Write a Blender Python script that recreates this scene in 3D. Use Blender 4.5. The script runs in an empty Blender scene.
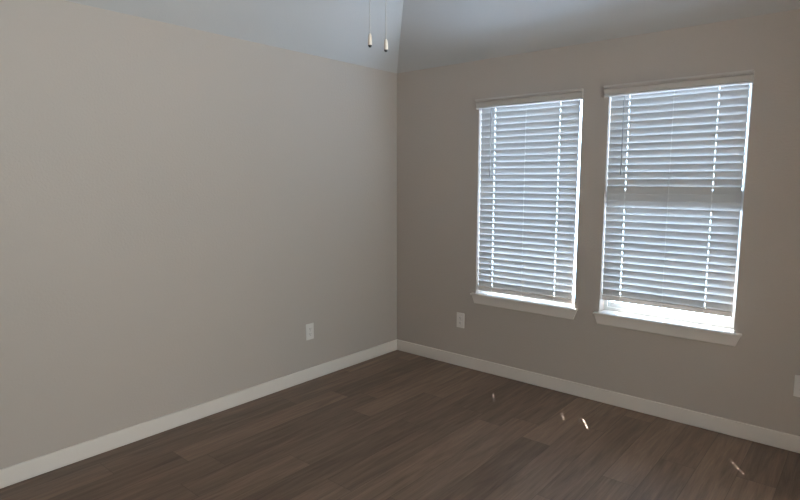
import bpy, bmesh, math, random
from mathutils import Vector, Matrix

# ------------------------------------------------------------------ scene, camera, light
S = bpy.context.scene
COL = S.collection
H = 2.44                       # wall height
RX, RY = 4.2, -4.9             # room: x 0..RX, y RY..0 (windows are in the wall y = 0)

FOC, YAW, PITCH, ROLL = 561.6, 2.27589689, -0.12434937, 0.00035145
CAM = Vector((3.2424, -3.7666, 1.53458))
d = Vector((math.cos(PITCH)*math.cos(YAW), math.cos(PITCH)*math.sin(YAW), math.sin(PITCH)))
r = d.cross(Vector((0, 0, 1))).normalized()
u = r.cross(d)
rr = r*math.cos(ROLL) + u*math.sin(ROLL)
uu = u*math.cos(ROLL) - r*math.sin(ROLL)
cam_data = bpy.data.cameras.new('camera')
cam_data.sensor_width = 36.0
cam_data.lens = FOC/800*36.0
cam_data.clip_start = 0.05
cam = bpy.data.objects.new('camera', cam_data)
COL.objects.link(cam)
cam.matrix_world = Matrix(((rr.x, uu.x, -d.x, CAM.x), (rr.y, uu.y, -d.y, CAM.y), (rr.z, uu.z, -d.z, CAM.z), (0, 0, 0, 1)))
S.camera = cam

S.view_settings.view_transform = 'Standard'
S.view_settings.look = 'None'
S.view_settings.gamma = 1
S.view_settings.use_curve_mapping = False
S.view_settings.exposure = 0.06
S.cycles.max_bounces = 16
S.cycles.diffuse_bounces = 10
S.cycles.transparent_max_bounces = 16
S.cycles.sample_clamp_indirect = 6.0
S.cycles.use_denoising = True
S.cycles.use_light_tree = False

# daylight outside: sky above, sunlit pale paving and lawn below the horizon
SKY_TOP, SKY_LOW, GROUND = (3.4, 4.9, 7.4), (4.9, 6.4, 8.2), (8.9, 11.5, 15.2)
world = bpy.data.worlds.new('daylight')
S.world = world
world.use_nodes = True
nt = world.node_tree
nt.nodes.clear()
wo = nt.nodes.new('ShaderNodeOutputWorld')
bg = nt.nodes.new('ShaderNodeBackground')
tc = nt.nodes.new('ShaderNodeTexCoord')
sx = nt.nodes.new('ShaderNodeSeparateXYZ')
mr = nt.nodes.new('ShaderNodeMapRange')
cr = nt.nodes.new('ShaderNodeValToRGB')
nt.links.new(tc.outputs['Generated'], sx.inputs[0])
nt.links.new(sx.outputs['Z'], mr.inputs['Value'])
mr.inputs['From Min'].default_value = -1
mr.inputs['From Max'].default_value = 1
nt.links.new(mr.outputs[0], cr.inputs[0])
els = cr.color_ramp.elements
els[0].position = 0.0;  els[0].color = tuple(c/15.2*2.3 for c in GROUND) + (1,)       # pale sunlit paving by the house
els[1].position = 1.0;  els[1].color = tuple(c/15.2 for c in SKY_TOP) + (1,)
e = els.new(0.22); e.color = tuple(c/15.2*1.25 for c in GROUND) + (1,)
e = els.new(0.49); e.color = tuple(c/15.2*0.72 for c in GROUND) + (1,)   # duller ground farther off
e = els.new(0.52); e.color = tuple(c/15.2 for c in SKY_LOW) + (1,)
nt.links.new(cr.outputs[0], bg.inputs['Color'])
bg.inputs['Strength'].default_value = 15.2*1.40
nt.links.new(bg.outputs[0], wo.inputs[0])

def light(name, kind, energy, color, loc, direction=(0, 0, -1)):
    l = bpy.data.lights.new(name, kind)
    l.energy = energy
    l.color = color
    o = bpy.data.objects.new(name, l)
    COL.objects.link(o)
    o.location = loc
    o.rotation_euler = Vector(direction).to_track_quat('-Z', 'Y').to_euler()
    return o

SUN_DIR = (0.67, -1.0, -2.0)
sun = light('sun', 'SUN', 85.0, (1.0, 1.0, 0.98), (1, 3, 5), SUN_DIR)
sun.data.angle = math.radians(0.30)

hall = light('hall_lamp', 'POINT', 130.0, (1.0, 0.74, 0.52), (6.25, -5.5, 1.75))
hall.data.shadow_soft_size = 0.28

OPEN = ((0.836, 1.658), (1.836, 2.644))        # window openings in x
OZ0, OZ1 = 0.616, 2.13
WT = 0.16                                       # window wall thickness
for (x0, x1) in OPEN:                           # sky portals outside the panes
    p = light('daylight_portal', 'AREA', 1.0, (1, 1, 1), ((x0+x1)/2, WT+0.03, (OZ0+OZ1)/2), (0, -1, 0))
    p.data.shape = 'RECTANGLE'
    p.data.size = x1-x0+0.04
    p.data.size_y = OZ1-OZ0+0.04
    p.data.cycles.is_portal = True
FILL_WIN = (-3.90, -1.25, 0.45, 2.30)           # opening in the right wall to an unseen bay, added as daylight fill
FILL_BAY = 1.05
p = light('daylight_portal', 'AREA', 1.0, (1, 1, 1), (RX+FILL_BAY+0.08, (FILL_WIN[0]+FILL_WIN[1])/2, (FILL_WIN[2]+FILL_WIN[3])/2), (-1, 0, 0))
p.data.shape = 'RECTANGLE'
p.data.size = FILL_WIN[1]-FILL_WIN[0]+0.04
p.data.size_y = FILL_WIN[3]-FILL_WIN[2]+0.04
p.data.cycles.is_portal = True

# ------------------------------------------------------------------ helpers
class MB:
    """collects shapes and links them as ONE mesh object"""
    def __init__(self):
        self.v, self.f, self.m = [], [], []
    def add(self, vs, fs, mi=0):
        o = len(self.v)
        self.v += [tuple(v) for v in vs]
        self.f += [tuple(i+o for i in f) for f in fs]
        self.m += [mi]*len(fs)
        return self
    def box(self, a, b, mi=0):
        (x0, y0, z0), (x1, y1, z1) = a, b
        vs = [(x0,y0,z0),(x1,y0,z0),(x1,y1,z0),(x0,y1,z0),(x0,y0,z1),(x1,y0,z1),(x1,y1,z1),(x0,y1,z1)]
        fs = [(3,2,1,0),(4,5,6,7),(0,1,5,4),(1,2,6,5),(2,3,7,6),(3,0,4,7)]
        return self.add(vs, fs, mi)
    def prism_x(self, prof, x0, x1, mi=0, taper=None):
        """profile of (y, z) points swept along x; taper(z) moves the ends in"""
        n = len(prof)
        t = taper or (lambda y, z: 0)
        vs = [(x0+t(y, z), y, z) for y, z in prof] + [(x1-t(y, z), y, z) for y, z in prof]
        fs = [(i, (i+1) % n, n+(i+1) % n, n+i) for i in range(n)]
        fs += [tuple(range(n-1, -1, -1)), tuple(range(n, 2*n))]
        return self.add(vs, fs, mi)
    def tube(self, p0, p1, rad, n=8, mi=0):
        p0, p1 = Vector(p0), Vector(p1)
        ax = (p1-p0).normalized()
        s = ax.orthogonal().normalized()
        t = ax.cross(s)
        vs = []
        for p in (p0, p1):
            vs += [p + rad*(math.cos(2*math.pi*i/n)*s + math.sin(2*math.pi*i/n)*t) for i in range(n)]
        fs = [(i, (i+1) % n, n+(i+1) % n, n+i) for i in range(n)]
        fs += [tuple(range(n-1, -1, -1)), tuple(range(n, 2*n))]
        return self.add(vs, fs, mi)
    def lathe(self, c, prof, n=24, mis=None):
        """profile of (radius, z) turned about the vertical through c"""
        cx, cy, cz = c
        vs = []
        for rad, z in prof:
            vs += [(cx+rad*math.cos(2*math.pi*i/n), cy+rad*math.sin(2*math.pi*i/n), cz+z) for i in range(n)]
        for k in range(len(prof)-1):
            o = len(self.v)
            self.v += vs[k*n:(k+2)*n]
            self.f += [(o+i, o+(i+1) % n, o+n+(i+1) % n, o+n+i) for i in range(n)]
            self.m += [mis[k] if mis else 0]*n
        return self
    def build(self, name, mats, parent=None, smooth=False, bevel=0, segs=2, merge=True):
        me = bpy.data.meshes.new(name)
        me.from_pydata(self.v, [], self.f)
        mats = mats if isinstance(mats, (list, tuple)) else [mats]
        for m in mats:
            me.materials.append(m)
        for p, mi in zip(me.polygons, self.m):
            p.material_index = mi
            p.use_smooth = smooth
        bm = bmesh.new()
        bm.from_mesh(me)
        if merge:
            bmesh.ops.remove_doubles(bm, verts=bm.verts, dist=1e-6)
        bmesh.ops.recalc_face_normals(bm, faces=bm.faces)
        bm.to_mesh(me)
        bm.free()
        o = bpy.data.objects.new(name, me)
        COL.objects.link(o)
        if parent:
            o.parent = parent
            o.matrix_parent_inverse = Matrix.Translation(parent.matrix_world.translation).inverted()
        if bevel:
            b = o.modifiers.new('bevel', 'BEVEL')
            b.width = bevel
            b.segments = segs
            b.limit_method = 'ANGLE'
            b.angle_limit = math.radians(35)
        return o

def empty(name, loc, kind=None, label=None, cat=None, group=None):
    o = bpy.data.objects.new(name, None)
    COL.objects.link(o)
    o.location = loc
    o.matrix_world = Matrix.Translation(loc)
    o.empty_display_size = 0.1
    if kind: o['kind'] = kind
    if label: o['label'] = label
    if cat: o['category'] = cat
    if group: o['group'] = group
    return o

def struct(o, label=None, cat=None):
    o['kind'] = 'structure'
    if label: o['label'] = label
    if cat: o['category'] = cat
    return o

# ------------------------------------------------------------------ materials
def mat(name, color, rough=0.5, metallic=0.0, spec=0.5):
    m = bpy.data.materials.new(name)
    m.use_nodes = True
    b = m.node_tree.nodes['Principled BSDF']
    b.inputs['Base Color'].default_value = (*color, 1)
    b.inputs['Roughness'].default_value = rough
    b.inputs['Metallic'].default_value = metallic
    b.inputs['Specular IOR Level'].default_value = spec
    return m

def node(m, kind, **kw):
    n = m.node_tree.nodes.new(kind)
    for k, v in kw.items():
        setattr(n, k, v)
    return n

def orange_peel(name, color, strength, scale, rough):
    m = mat(name, color, rough, spec=0.3)
    t = m.node_tree
    co = node(m, 'ShaderNodeTexCoord')
    n1 = node(m, 'ShaderNodeTexNoise')
    n1.inputs['Scale'].default_value = scale
    n1.inputs['Detail'].default_value = 3
    n1.inputs['Roughness'].default_value = 0.55
    t.links.new(co.outputs['Object'], n1.inputs['Vector'])
    bp = node(m, 'ShaderNodeBump')
    bp.inputs['Strength'].default_value = strength
    bp.inputs['Distance'].default_value = 0.004
    t.links.new(n1.outputs[0], bp.inputs['Height'])
    t.links.new(bp.outputs[0], t.nodes['Principled BSDF'].inputs['Normal'])
    return m

M_WALL = orange_peel('greige_wall_paint', (0.470, 0.413, 0.371), 0.40, 75, 0.6)
M_BOUNCE_CUT = orange_peel('bounce_cutting_dark_wall', (0.20, 0.165, 0.14), 0.22, 95, 0.6)  # darkened tone given to the unseen walls to cut bounced light
M_CEIL = orange_peel('flat_ceiling_paint', (0.525, 0.51, 0.505), 0.20, 80, 0.8)
M_TRIM = mat('satin_white_trim_paint', (0.74, 0.675, 0.625), 0.35)
M_VINYL = mat('white_vinyl', (0.80, 0.81, 0.80), 0.35)
M_PLATE = mat('white_plastic_plate', (0.74, 0.70, 0.67), 0.35)
M_SLOT = mat('dark_slot', (0.05, 0.045, 0.04), 0.6)
M_SCREW = mat('painted_screw', (0.55, 0.52, 0.50), 0.4)
M_CORD = mat('white_cord', (0.75, 0.75, 0.74), 0.8)
M_WAND = mat('grey_clear_wand', (0.36, 0.38, 0.40), 0.25)
M_BLIND = mat('white_blind_vinyl', (0.56, 0.52, 0.49), 0.42)
M_STUCCO = mat('outdoor_stucco', (0.55, 0.50, 0.44), 0.9)
M_FAN = mat('brushed_nickel', (0.55, 0.53, 0.50), 0.35, 1.0)
M_BLADE = mat('fan_blade_walnut', (0.12, 0.07, 0.045), 0.5)
M_CHAIN = mat('pale_bead_chain', (0.62, 0.58, 0.52), 0.35, 0.6)
M_FOB = mat('pale_maple_fob', (0.74, 0.64, 0.55), 0.4)
M_TIP = mat('dark_fob_tip', (0.03, 0.03, 0.03), 0.4)

def slat_material():
    m = mat('translucent_white_slat', (0.62, 0.608, 0.60), 0.45)
    t = m.node_tree
    tr = node(m, 'ShaderNodeBsdfTranslucent')
    tr.inputs['Color'].default_value = (0.55, 0.62, 0.66, 1)
    mx = node(m, 'ShaderNodeMixShader')
    mx.inputs[0].default_value = 0.06
    t.links.new(t.nodes['Principled BSDF'].outputs[0], mx.inputs[1])
    t.links.new(tr.outputs[0], mx.inputs[2])
    t.links.new(mx.outputs[0], t.nodes['Material Output'].inputs[0])
    return m
M_SLAT = slat_material()

def glass_material(name, tint):
    m = bpy.data.materials.new(name)
    m.use_nodes = True
    t = m.node_tree
    t.nodes.clear()
    out = node(m, 'ShaderNodeOutputMaterial')
    tp = node(m, 'ShaderNodeBsdfTransparent')
    tp.inputs['Color'].default_value = (*tint, 1)
    gl = node(m, 'ShaderNodeBsdfGlossy')
    gl.inputs['Roughness'].default_value = 0.02
    fr = node(m, 'ShaderNodeFresnel')
    fr.inputs['IOR'].default_value = 1.45
    mx = node(m, 'ShaderNodeMixShader')
    ge = node(m, 'ShaderNodeNewGeometry')
    inv = node(m, 'ShaderNodeMath', operation='SUBTRACT')
    inv.inputs[0].default_value = 1.0
    t.links.new(ge.outputs['Backfacing'], inv.inputs[1])
    mu = node(m, 'ShaderNodeMath', operation='MULTIPLY')       # reflect once, where the ray enters the pane
    t.links.new(fr.outputs[0], mu.inputs[0])
    t.links.new(inv.outputs[0], mu.inputs[1])
    t.links.new(mu.outputs[0], mx.inputs[0])
    t.links.new(tp.outputs[0], mx.inputs[1])
    t.links.new(gl.outputs[0], mx.inputs[2])
    t.links.new(mx.outputs[0], out.inputs[0])
    return m
M_GLASS = glass_material('window_glass', (0.95, 0.97, 0.97))
M_TINTED = glass_material('fill_warming_glass', (0.95, 0.905, 0.80))  # tint added to warm the fill daylight from the unseen bay

def floor_material():
    m = mat('brown_oak_planks', (0.1, 0.08, 0.06), 0.42, spec=0.4)
    t = m.node_tree
    L = t.links.new
    def mth(op, a, b=None):
        n = node(m, 'ShaderNodeMath', operation=op)
        for i, v in enumerate((a, b)):
            if v is None: continue
            if isinstance(v, (int, float)): n.inputs[i].default_value = v
            else: L(v, n.inputs[i])
        return n.outputs[0]
    co = node(m, 'ShaderNodeTexCoord')
    sp = node(m, 'ShaderNodeSeparateXYZ')
    L(co.outputs['Object'], sp.inputs[0])
    W, LEN = 0.178, 1.22
    xr = mth('DIVIDE', mth('ADD', sp.outputs['X'], 0.06), W)
    row = mth('FLOOR', xr)
    wn = node(m, 'ShaderNodeTexWhiteNoise', noise_dimensions='1D')
    L(row, wn.inputs['W'])
    yr = mth('DIVIDE', mth('ADD', sp.outputs['Y'], mth('MULTIPLY', wn.outputs['Value'], LEN)), LEN)
    colm = mth('FLOOR', yr)
    cv = node(m, 'ShaderNodeCombineXYZ')
    L(row, cv.inputs[0]); L(colm, cv.inputs[1])
    w2 = node(m, 'ShaderNodeTexWhiteNoise', noise_dimensions='2D')
    L(cv.outputs[0], w2.inputs['Vector'])
    rnd = w2.outputs['Value']
    # grain: noise stretched along the plank, shifted per plank
    gx = mth('ADD', mth('MULTIPLY', sp.outputs['X'], 26.0), mth('MULTIPLY', rnd, 37.0))
    gy = mth('ADD', mth('MULTIPLY', sp.outputs['Y'], 1.9), mth('MULTIPLY', rnd, 91.0))
    gv = node(m, 'ShaderNodeCombineXYZ')
    L(gx, gv.inputs[0]); L(gy, gv.inputs[1])
    g1 = node(m, 'ShaderNodeTexNoise')
    g1.inputs['Scale'].default_value = 1.0
    g1.inputs['Detail'].default_value = 7
    g1.inputs['Roughness'].default_value = 0.62
    g1.inputs['Distortion'].default_value = 0.8
    L(gv.outputs[0], g1.inputs['Vector'])
    fx = node(m, 'ShaderNodeCombineXYZ')
    L(mth('MULTIPLY', gx, 7.0), fx.inputs[0]); L(mth('MULTIPLY', gy, 3.0), fx.inputs[1])
    g2 = node(m, 'ShaderNodeTexNoise')
    g2.inputs['Scale'].default_value = 1.0
    g2.inputs['Detail'].default_value = 4
    L(fx.outputs[0], g2.inputs['Vector'])
    ramp = node(m, 'ShaderNodeValToRGB')
    ramp.color_ramp.elements[0].position = 0.28
    ramp.color_ramp.elements[0].color = (*FLOOR_DARK, 1)
    ramp.color_ramp.elements[1].position = 0.74
    ramp.color_ramp.elements[1].color = (*FLOOR_LIGHT, 1)
    mixv = mth('ADD', mth('MULTIPLY', g1.outputs[0], 0.62), mth('ADD', mth('MULTIPLY', g2.outputs[0], 0.32), mth('MULTIPLY', rnd, 0.10)))
    L(mixv, ramp.inputs[0])
    hv = node(m, 'ShaderNodeHueSaturation')
    L(ramp.outputs[0], hv.inputs['Color'])
    L(mth('ADD', 0.90, mth('MULTIPLY', rnd, 0.18)), hv.inputs['Value'])
    # seams
    fxr = mth('FRACT', xr); fyr = mth('FRACT', yr)
    ex = mth('MULTIPLY', mth('MINIMUM', fxr, mth('SUBTRACT', 1.0, fxr)), W)
    ey = mth('MULTIPLY', mth('MINIMUM', fyr, mth('SUBTRACT', 1.0, fyr)), LEN)
    seam = mth('LESS_THAN', mth('MINIMUM', ex, ey), 0.0012)
    mx = node(m, 'ShaderNodeMix', data_type='RGBA')
    L(mth('MULTIPLY', seam, 0.55), mx.inputs['Factor'])
    L(hv.outputs[0], mx.inputs['A'])
    mx.inputs['B'].default_value = (0.018, 0.012, 0.009, 1)
    b = t.nodes['Principled BSDF']
    L(mx.outputs['Result'], b.inputs['Base Color'])
    bp = node(m, 'ShaderNodeBump')
    bp.inputs['Strength'].default_value = 0.12
    bp.inputs['Distance'].default_value = 0.002
    L(mth('SUBTRACT', mixv, mth('MULTIPLY', seam, 0.6)), bp.inputs['Height'])
    L(bp.outputs[0], b.inputs['Normal'])
    L(mth('ADD', 0.34, mth('MULTIPLY', g2.outputs[0], 0.22)), b.inputs['Roughness'])
    return m
FLOOR_DARK, FLOOR_LIGHT = (0.074, 0.042, 0.029), (0.285, 0.193, 0.136)
M_FLOOR = floor_material()

# ------------------------------------------------------------------ the room
HX = 7.0                                           # the hall beyond the doorway
struct(MB().box((-0.16, -6.26, -0.10), (HX, WT, 0.0)).build('floor', M_FLOOR))

def wall_with_holes(name, along, c0, c1, t0, t1, z1, holes, material):
    """wall slab running along 'x' or 'y' from c0 to c1, between t0 and t1 in thickness, with rectangular holes"""
    cs = sorted({c0, c1} | {h[0] for h in holes} | {h[1] for h in holes})
    zs = sorted({0.0, z1} | {h[2] for h in holes} | {h[3] for h in holes})
    P = (lambda c, t, z: (c, t, z)) if along == 'x' else (lambda c, t, z: (t, c, z))
    inside = lambda i, j: 0 <= i < len(cs)-1 and 0 <= j < len(zs)-1 and not any(
        h[0] <= (cs[i]+cs[i+1])/2 <= h[1] and h[2] <= (zs[j]+zs[j+1])/2 <= h[3] for h in holes)
    mb = MB()
    for i in range(len(cs)-1):
        for j in range(len(zs)-1):
            if not inside(i, j): continue
            a, b, z0, zt = cs[i], cs[i+1], zs[j], zs[j+1]
            for t in (t0, t1):
                mb.add([P(a,t,z0), P(b,t,z0), P(b,t,zt), P(a,t,zt)], [(0,1,2,3)])
            for (ni, nj, q) in ((i-1, j, [(a,z0),(a,zt)]), (i+1, j, [(b,z0),(b,zt)]), (i, j-1, [(a,z0),(b,z0)]), (i, j+1, [(a,zt),(b,zt)])):
                if not inside(ni, nj):
                    (p, zp), (s, zq) = q
                    mb.add([P(p,t0,zp), P(s,t0,zq), P(s,t1,zq), P(p,t1,zp)], [(0,1,2,3)])
    return struct(mb.build(name, material))

wall_with_holes('wall_back', 'x', -0.16, RX+0.12, 0.0, WT, H, [(x0, x1, OZ0, OZ1) for x0, x1 in OPEN], M_WALL)
struct(MB().box((-0.16, RY-0.16, 0), (0.0, 0.0, H)).build('wall_left', M_WALL))
DOOR = (-4.84, -4.16)
wall_with_holes('wall_right', 'y', RY-0.16, 0.0, RX, RX+0.12, H, [(DOOR[0], DOOR[1], 0.0, 2.1), FILL_WIN], M_BOUNCE_CUT)
struct(MB().box((0.0, RY-0.16, 0), (RX, RY, H)).build('wall_front', M_BOUNCE_CUT))

# ceiling: four steep slopes rise from the wall tops to a flat field
SL, RISE = 0.86, 0.62
q = RISE/SL
o4 = [(-0.16, RY-0.16), (RX+0.12, RY-0.16), (RX+0.12, WT), (-0.16, WT)]
w4 = [(0, RY), (RX, RY), (RX, 0), (0, 0)]
i4 = [(q, RY+q), (RX-q, RY+q), (RX-q, -q), (q, -q)]
cb = MB()
vs = [(x, y, H) for x, y in o4] + [(x, y, H) for x, y in w4] + [(x, y, H+RISE) for x, y in i4] \
   + [(x, y, H+RISE+0.2) for x, y in o4]
fs = []
for k in range(4):
    n = (k+1) % 4
    fs += [(k, n, 4+n, 4+k), (4+k, 4+n, 8+n, 8+k), (k, n, 12+n, 12+k)]
fs += [(8, 9, 10, 11), (12, 13, 14, 15)]
cb.add(vs, fs)
struct(cb.build('ceiling', M_CEIL))

# the hall beyond the open doorway, behind the camera
hb = MB()
hx0 = RX+0.12
hb.box((RX, -6.14, 0), (hx0, RY-0.16, 2.44))
hb.box((hx0, -6.26, 0), (HX, -6.14, 2.44)).box((hx0, -4.06, 0), (HX, -3.94, 2.44)).box((HX-0.12, -6.14, 0), (HX, -4.06, 2.44)).box((hx0, -6.26, 2.44), (HX, -3.94, 2.54))
struct(hb.build('wall_hall', M_WALL))
# unseen bay on the right wall, added to carry the fill daylight
by0, by1, bz0, bz1 = FILL_WIN
bx1 = RX+FILL_BAY
bw = MB()
bw.box((hx0, by1, bz0-0.12), (bx1, by1+0.12, bz1+0.12))
bw.box((hx0, by0, bz0-0.12), (bx1, by1, bz0)).box((hx0, by0, bz1), (bx1, by1, bz1+0.12))
struct(bw.build('added_fill_bay', M_TRIM))

# baseboards
BH, BT = 0.0975, 0.014
def bb(name, a, b):
    return struct(MB().box(a, b).build(name, M_TRIM, bevel=0.006, segs=3))
bb('baseboard_left', (0.0, RY, 0), (BT, -BT, BH))
bb('baseboard_back', (0.0, -BT, 0), (RX, 0.0, BH))
bb('baseboard_right', (RX-BT, DOOR[1]+0.06, 0), (RX, -BT, BH))
bb('baseboard_front', (BT, RY, 0), (RX-BT, RY+BT, BH))
db = MB()
for y0, y1, z0, z1 in ((DOOR[0]-0.06, DOOR[0], 0, 2.16), (DOOR[1], DOOR[1]+0.06, 0, 2.16), (DOOR[0], DOOR[1], 2.10, 2.16)):
    db.box((RX-0.016, y0, z0), (RX, y1, z1))
struct(db.build('trim_1', M_TRIM, bevel=0.003))

# eave outside that keeps the sun off the upper panes
struct(MB().box((-1.0, WT, 2.62), (RX+1.5, 0.83, 2.80)).build('roof_eave', M_STUCCO))

# ------------------------------------------------------------------ windows
def window(idx, x0, x1, hung):
    w = empty('window_%d' % idx, ((x0+x1)/2, 0, OZ0), kind='structure')
    fr = MB()
    y0, y1, t = 0.078, 0.145, 0.024
    fr.box((x0, y0, OZ0), (x0+t, y1, OZ1)).box((x1-t, y0, OZ0), (x1, y1, OZ1))
    fr.box((x0+t, y0, OZ0), (x1-t, y1, OZ0+0.044)).box((x0+t, y0, OZ1-0.03), (x1-t, y1, OZ1))
    fr.build('window_frame', M_VINYL, w, bevel=0.002)
    if hung:
        MB().box((x0+t, 0.0455, 1.352), (x1-t, 0.125, 1.470)).build('meeting_rail', M_VINYL, w, bevel=0.003)
        sb = MB()
        sb.box((x0+t, 0.088, OZ0+0.044), (x0+t+0.012, 0.12, 1.352)).box((x1-t-0.012, 0.088, OZ0+0.044), (x1-t, 0.12, 1.352))
        sb.box((x0+t+0.012, 0.088, OZ0+0.044), (x1-t-0.012, 0.12, OZ0+0.080))
        sb.build('sash', M_VINYL, w, bevel=0.002)
        MB().box((x0+t+0.010, 0.103, OZ0+0.078), (x1-t-0.010, 0.107, 1.354)).build('pane', M_GLASS, w)
        MB().box((x0+t-0.002, 0.113, 1.468), (x1-t+0.002, 0.117, OZ1-0.028)).build('pane', M_GLASS, w)
    else:
        MB().box((x0+t-0.002, 0.108, OZ0+0.042), (x1-t+0.002, 0.112, OZ1-0.028)).build('pane', M_GLASS, w)
    # stool: runs into the recess and has a horn each side; apron with raked ends below
    st = MB()
    zt, zb, yf = 0.636, 0.619, -0.042
    hl, hr = 0.031, (0.030 if idx == 1 else 0.046)
    pts = [(x0-hl, 0.0), (x0-hl, yf), (x1+hr, yf), (x1+hr, 0.0), (x1, 0.0), (x1, 0.080), (x0, 0.080), (x0, 0.0)]
    n = len(pts)
    st.add([(x, y, zb) for x, y in pts] + [(x, y, zt) for x, y in pts],
           [tuple(range(n-1, -1, -1)), tuple(range(n, 2*n))] + [(i, (i+1) % n, n+(i+1) % n, n+i) for i in range(n)])
    st.build('window_sill', M_TRIM, w, bevel=0.007, segs=4)
    ap = MB()
    ap.prism_x([(0.0, 0.551), (-0.011, 0.551), (-0.013, 0.558), (-0.013, 0.619), (0.0, 0.619)], x0-0.031, x1+hr-0.008,
               taper=lambda y, z: (0.616-z)/0.065*0.024)
    ap.build('apron', M_TRIM, w, bevel=0.0015)
    return w
window(1, *OPEN[0], hung=False)
window(2, *OPEN[1], hung=True)
def fill_window():  # unseen window, added to brighten the room
    y0, y1, z0, z1 = FILL_WIN
    w = empty('window_3', (RX, (y0+y1)/2, z0), kind='structure')
    ym, t, xa, xb = (y0+y1)/2, 0.03, RX+FILL_BAY-0.06, RX+FILL_BAY-0.005
    fr = MB()
    fr.box((xa, y0, z0), (xb, y0+t, z1)).box((xa, y1-t, z0), (xb, y1, z1)).box((xa, ym-0.025, z0+t), (xb, ym+0.025, z1-t))
    fr.box((xa, y0+t, z0), (xb, y1-t, z0+t)).box((xa, y0+t, z1-t), (xb, y1-t, z1))
    fr.build('window_frame', M_VINYL, w)
    for a, b in ((y0+t-0.002, ym-0.023), (ym+0.023, y1-t+0.002)):
        MB().box((RX+FILL_BAY-0.035, a, z0+t-0.002), (RX+FILL_BAY-0.031, b, z1-t+0.002)).build('pane', M_TINTED, w)
    MB().box((RX-0.035, y0-0.03, z0-0.022), (RX, y1+0.03, z0-0.0005)).build('window_sill', M_TRIM, w, bevel=0.005)
fill_window()

# ------------------------------------------------------------------ blinds
YC = 0.031                                     # depth of the slat centres
SW, ST, TILT = 0.0510, 0.0022, math.radians(73.5)
def slat_profile(s0, s1, zc):
    """cross-section piece of one crowned slat between s0 and s1 of its width; the room edge is up"""
    n = max(2, int(round((s1-s0)/SW*8)))
    top, bot = [], []
    for k in range(n+1):
        s = s0+(s1-s0)*k/n
        crown = 0.0014*(1-(2*s/SW)**2)
        for lst, off in ((top, ST/2), (bot, -ST/2)):
            a, b = s, crown+off
            # a runs up towards the room, b is normal to the slat (outward and up)
            lst.append((YC - a*math.cos(TILT) + b*math.sin(TILT), zc + a*math.sin(TILT) + b*math.cos(TILT)))
    return top + bot[::-1]

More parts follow.
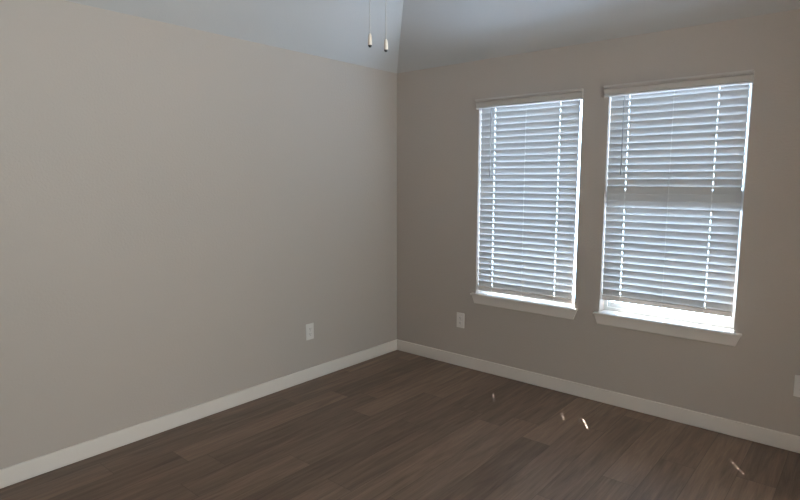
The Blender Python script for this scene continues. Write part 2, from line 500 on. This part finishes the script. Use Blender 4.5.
def blind(x0, x1, valance, ztop, pitch, nsl, ladders, wand, label):
    """x0..x1 slats, ztop the top edge of the highest fully seen slat"""
    b = empty('window_blind', ((x0+x1)/2, YC, 0.66), label=label, cat='blind', group='white slatted blinds in the two windows')
    HL, HWD = 0.0205, 0.0052                   # cord holes: length along the slat's width, width along x
    sl = MB()
    half = SW/2*math.sin(TILT)
    holes = [ladders[0], ladders[2]]
    zlast = None
    for k in range(-1, nsl):
        zc = ztop - k*pitch - half
        zlast = zc
        xs = [x0]
        for h in holes: xs += [h-HWD/2, h+HWD/2]
        xs.append(x1)
        for i in range(len(xs)-1):
            if i % 2 == 0:
                sl.prism_x(slat_profile(-SW/2, SW/2, zc), xs[i], xs[i+1])
            else:
                sl.prism_x(slat_profile(-SW/2, -HL/2, zc), xs[i], xs[i+1])
                sl.prism_x(slat_profile(HL/2, SW/2, zc), xs[i], xs[i+1])
    sl.build('slats', M_SLAT, b, merge=False)
    # bottom rail hangs tilted like the slats
    zr = zlast - pitch*0.86
    br = MB()
    dirv = (-math.cos(TILT), math.sin(TILT)); nrm = (math.sin(TILT), math.cos(TILT))
    prof = [(YC+a*dirv[0]+c*nrm[0], zr+a*dirv[1]+c*nrm[1]) for a, c in ((-0.016, -0.007), (0.021, -0.007), (0.021, 0.006), (-0.016, 0.006))]
    br.prism_x(prof, x0, x1)
    rail = br.build('bottom_rail', M_BLIND, b, bevel=0.003)
    for xl in ladders:
        c = Vector((xl, YC-0.020*dirv[0]*0-0.0105*nrm[0], zr-0.0105*nrm[1]-0.004))
        MB().tube(c, c+Vector((0, nrm[0]*0.006, nrm[1]*0.006)), 0.005, 12).build('cord_button', M_CORD, rail)
    zbot = zr-0.018
    # head rail inside the recess, valance across its front
    MB().box((x0, 0.012, OZ1-0.045), (x1, 0.066, OZ1-0.002)).build('headrail', M_BLIND, b, bevel=0.002)
    vx0, vx1 = valance
    va = MB()
    prof = [(-0.0110, 2.071), (-0.0160, 2.071), (-0.0215, 2.074), (-0.0255, 2.079), (-0.0265, 2.083), (-0.0250, 2.086), (-0.0150, 2.0885),
            (-0.0215, 2.104), (-0.0245, 2.118), (-0.0150, 2.1225), (-0.0250, 2.126), (-0.0320, 2.132), (-0.0355, 2.138), (-0.0355, 2.145), (-0.0110, 2.145)]
    va.prism_x(prof, vx0, vx1)
    for xa, xb in ((vx0, vx0+0.010), (vx1-0.010, vx1)):
        va.box((xa, -0.013, 2.074), (xb, -0.0005, 2.145))
    va.build('valance', M_BLIND, b, merge=False, bevel=0.001)
    # ladder and lift cords: two thin strings each, one before and one behind the slats
    for xl in ladders:
        lc = MB()
        yf = YC-SW/2*math.cos(TILT)-0.0022
        yb = YC+SW/2*math.cos(TILT)+0.0022
        lc.tube((xl, yf, zbot+0.02), (xl, yf, OZ1-0.045), 0.0011, 6)
        lc.tube((xl, YC, zbot+0.02), (xl, YC, OZ1-0.045), 0.0006, 6)
        lc.tube((xl+0.001, yb, zbot+0.02), (xl+0.001, yb, OZ1-0.045), 0.0005, 6)
        for k in range(-1, nsl):
            zc = ztop - k*pitch - half
            lc.tube((xl-0.0026, yf, zc+half-0.004), (xl+0.0026, yf, zc+half-0.004), 0.0008, 5)
        lc.build('ladder_cord', M_CORD, b, merge=False)
    # tilt wand
    wx, wz0 = wand
    wd = MB()
    yw = -0.006
    wd.tube((wx, yw, wz0), (wx, yw, OZ1-0.05), 0.0035, 6)
    wd.lathe((wx, yw, wz0), [(0.0, -0.012), (0.0045, -0.010), (0.0050, 0.0), (0.0040, 0.03), (0.0034, 0.034)], 10)
    wd.tube((wx, yw, OZ1-0.052), (wx, 0.014, OZ1-0.030), 0.0016, 6)
    wd.build('tilt_wand', M_WAND, b, merge=False)
    return b

blind(0.840, 1.6300, (0.822, 1.663), 2.043, 0.0467, 29, (0.9645, 1.226, 1.4875), (0.9470, 1.565),
      'white slatted blind on the window nearer the room corner, all slats evenly lit')
blind(1.840, 2.6270, (1.8115, 2.650), 2.050, 0.0464, 28, (1.9605, 2.229, 2.4735), (1.9380, 1.575),
      'white slatted blind on the wider right window, a dull darker band across its middle')

# ------------------------------------------------------------------ outlets
def outlet(loc, rz, label):
    b = empty('power_outlet', (0, 0, 0), label=label, cat='outlet', group='white wall outlets above the baseboards')
    # built facing -y at the origin, then turned
    MB().box((-0.0375, -0.006, -0.0625), (0.0375, 0.0, 0.0625)).build('cover_plate', M_PLATE, b, bevel=0.003, segs=3)
    for zc in (0.0205, -0.0205):
        rc = MB()
        n = 20
        pts = []
        for i in range(n):
            a = 2*math.pi*i/n
            pts.append((0.0172*math.cos(a), max(-0.0135, min(0.0135, 0.0172*math.sin(a)))))
        rc.add([(x, -0.0060, zc+z) for x, z in pts] + [(x, -0.0078, zc+z) for x, z in pts],
               [tuple(range(n, 2*n))] + [(i, (i+1) % n, n+(i+1) % n, n+i) for i in range(n)])
        for sx_, w, h in ((-0.0065, 0.0024, 0.009), (0.0065, 0.0024, 0.0075)):
            rc.box((sx_-w/2, -0.0081, zc+0.003-h/2), (sx_+w/2, -0.0077, zc+0.003+h/2), 1)
        rc.tube((0, -0.0077, zc-0.0075), (0, -0.0081, zc-0.0075), 0.0027, 10, 1)
        rc.build('receptacle', [M_PLATE, M_SLOT], b, merge=False)
    MB().tube((0, -0.0055, 0), (0, -0.0072, 0), 0.003, 12).build('screw', M_SCREW, b)
    b.location = loc
    b.rotation_euler = (0, 0, rz)
    return b
outlet((0.0, -1.024, 0.382), math.pi/2, 'white outlet on the left wall, the wall without windows')
outlet((0.694, 0.0, 0.387), 0, 'white outlet on the window wall between corner and left window')
outlet((2.9965, 0.0, 0.385), 0, 'white wall plate right of both windows, cut off by right picture edge')

# ------------------------------------------------------------------ ceiling fan: only its pull chains hang into view
FC = (2.072, -2.493)
ZF = H+RISE
fan = empty('ceiling_fan', (FC[0], FC[1], ZF), label='ceiling fan with two thin pull chains ending in pale dark-tipped fobs', cat='ceiling fan')
MB().lathe((*FC, 0), [(0.0, ZF), (0.07, ZF), (0.068, ZF-0.03), (0.03, ZF-0.07), (0.0, ZF-0.07)], 28).build('canopy', M_FAN, fan, smooth=True)
MB().tube((*FC, ZF-0.06), (*FC, 2.72), 0.0125, 16).build('downrod', M_FAN, fan, smooth=True)
MB().lathe((*FC, 0), [(0.0, 2.735), (0.06, 2.73), (0.125, 2.705), (0.135, 2.66), (0.125, 2.61), (0.09, 2.585), (0.088, 2.50), (0.082, 2.485), (0.0, 2.483)], 32).build('motor_housing', M_FAN, fan, smooth=True)
for k in range(5):
    a = 2*math.pi*k/5+0.35
    ca, sa = math.cos(a), math.sin(a)
    prof = [(0.20, 0.050), (0.24, 0.060), (0.60, 0.072), (0.65, 0.060), (0.67, 0.030)]
    out = [(r_, w_) for r_, w_ in prof] + [(r_, -w_) for r_, w_ in prof[::-1]]
    n = len(out)
    vs = []
    for dz in (-0.003, 0.003):
        vs += [(FC[0]+r_*ca-w_*sa, FC[1]+r_*sa+w_*ca, 2.635+dz+0.2*w_) for r_, w_ in out]
    bl = MB().add(vs, [tuple(range(n)), tuple(range(2*n-1, n-1, -1))] + [(i, (i+1) % n, n+(i+1) % n, n+i) for i in range(n)]).build('blade', M_BLADE, fan)
    MB().box((0.10, -0.018, 2.628), (0.27, 0.018, 2.6315)).build('blade_arm', M_FAN, bl)
    arm = bl.children[0]
    arm.data.transform(Matrix.Translation((FC[0], FC[1], 0)) @ Matrix.Rotation(a, 4, 'Z'))
for cx_, cy_, zb_, zt_ in ((2.0068, -2.4577, 1.9395, 1.9820), (2.0430, -2.4244, 1.9265, 1.9660)):
    ch = MB()
    z = zt_-0.001
    while z < 2.49:
        ch.lathe((cx_, cy_, z), [(0.0, -0.0015), (0.0013, -0.0009), (0.0015, 0.0), (0.0013, 0.0009), (0.0, 0.0015)], 6)
        z += 0.0034
    ch.tube((cx_, cy_, zt_-0.002), (cx_, cy_, 2.492), 0.0005, 5)
    c_ = ch.build('pull_chain', M_CHAIN, fan, smooth=True, merge=False)
    L_ = zt_-zb_
    pr = [(0.0, 0.0), (0.0034, 0.0006), (0.0050, 0.09*L_), (0.0058, 0.17*L_), (0.0064, 0.32*L_), (0.0065, 0.50*L_), (0.0056, 0.72*L_), (0.0040, 0.89*L_), (0.0022, 0.98*L_), (0.0, L_)]
    MB().lathe((cx_, cy_, zb_), pr, 16, mis=[1, 1, 1, 0, 0, 0, 0, 0, 0]).build('fob', [M_FOB, M_TIP], c_, smooth=True)
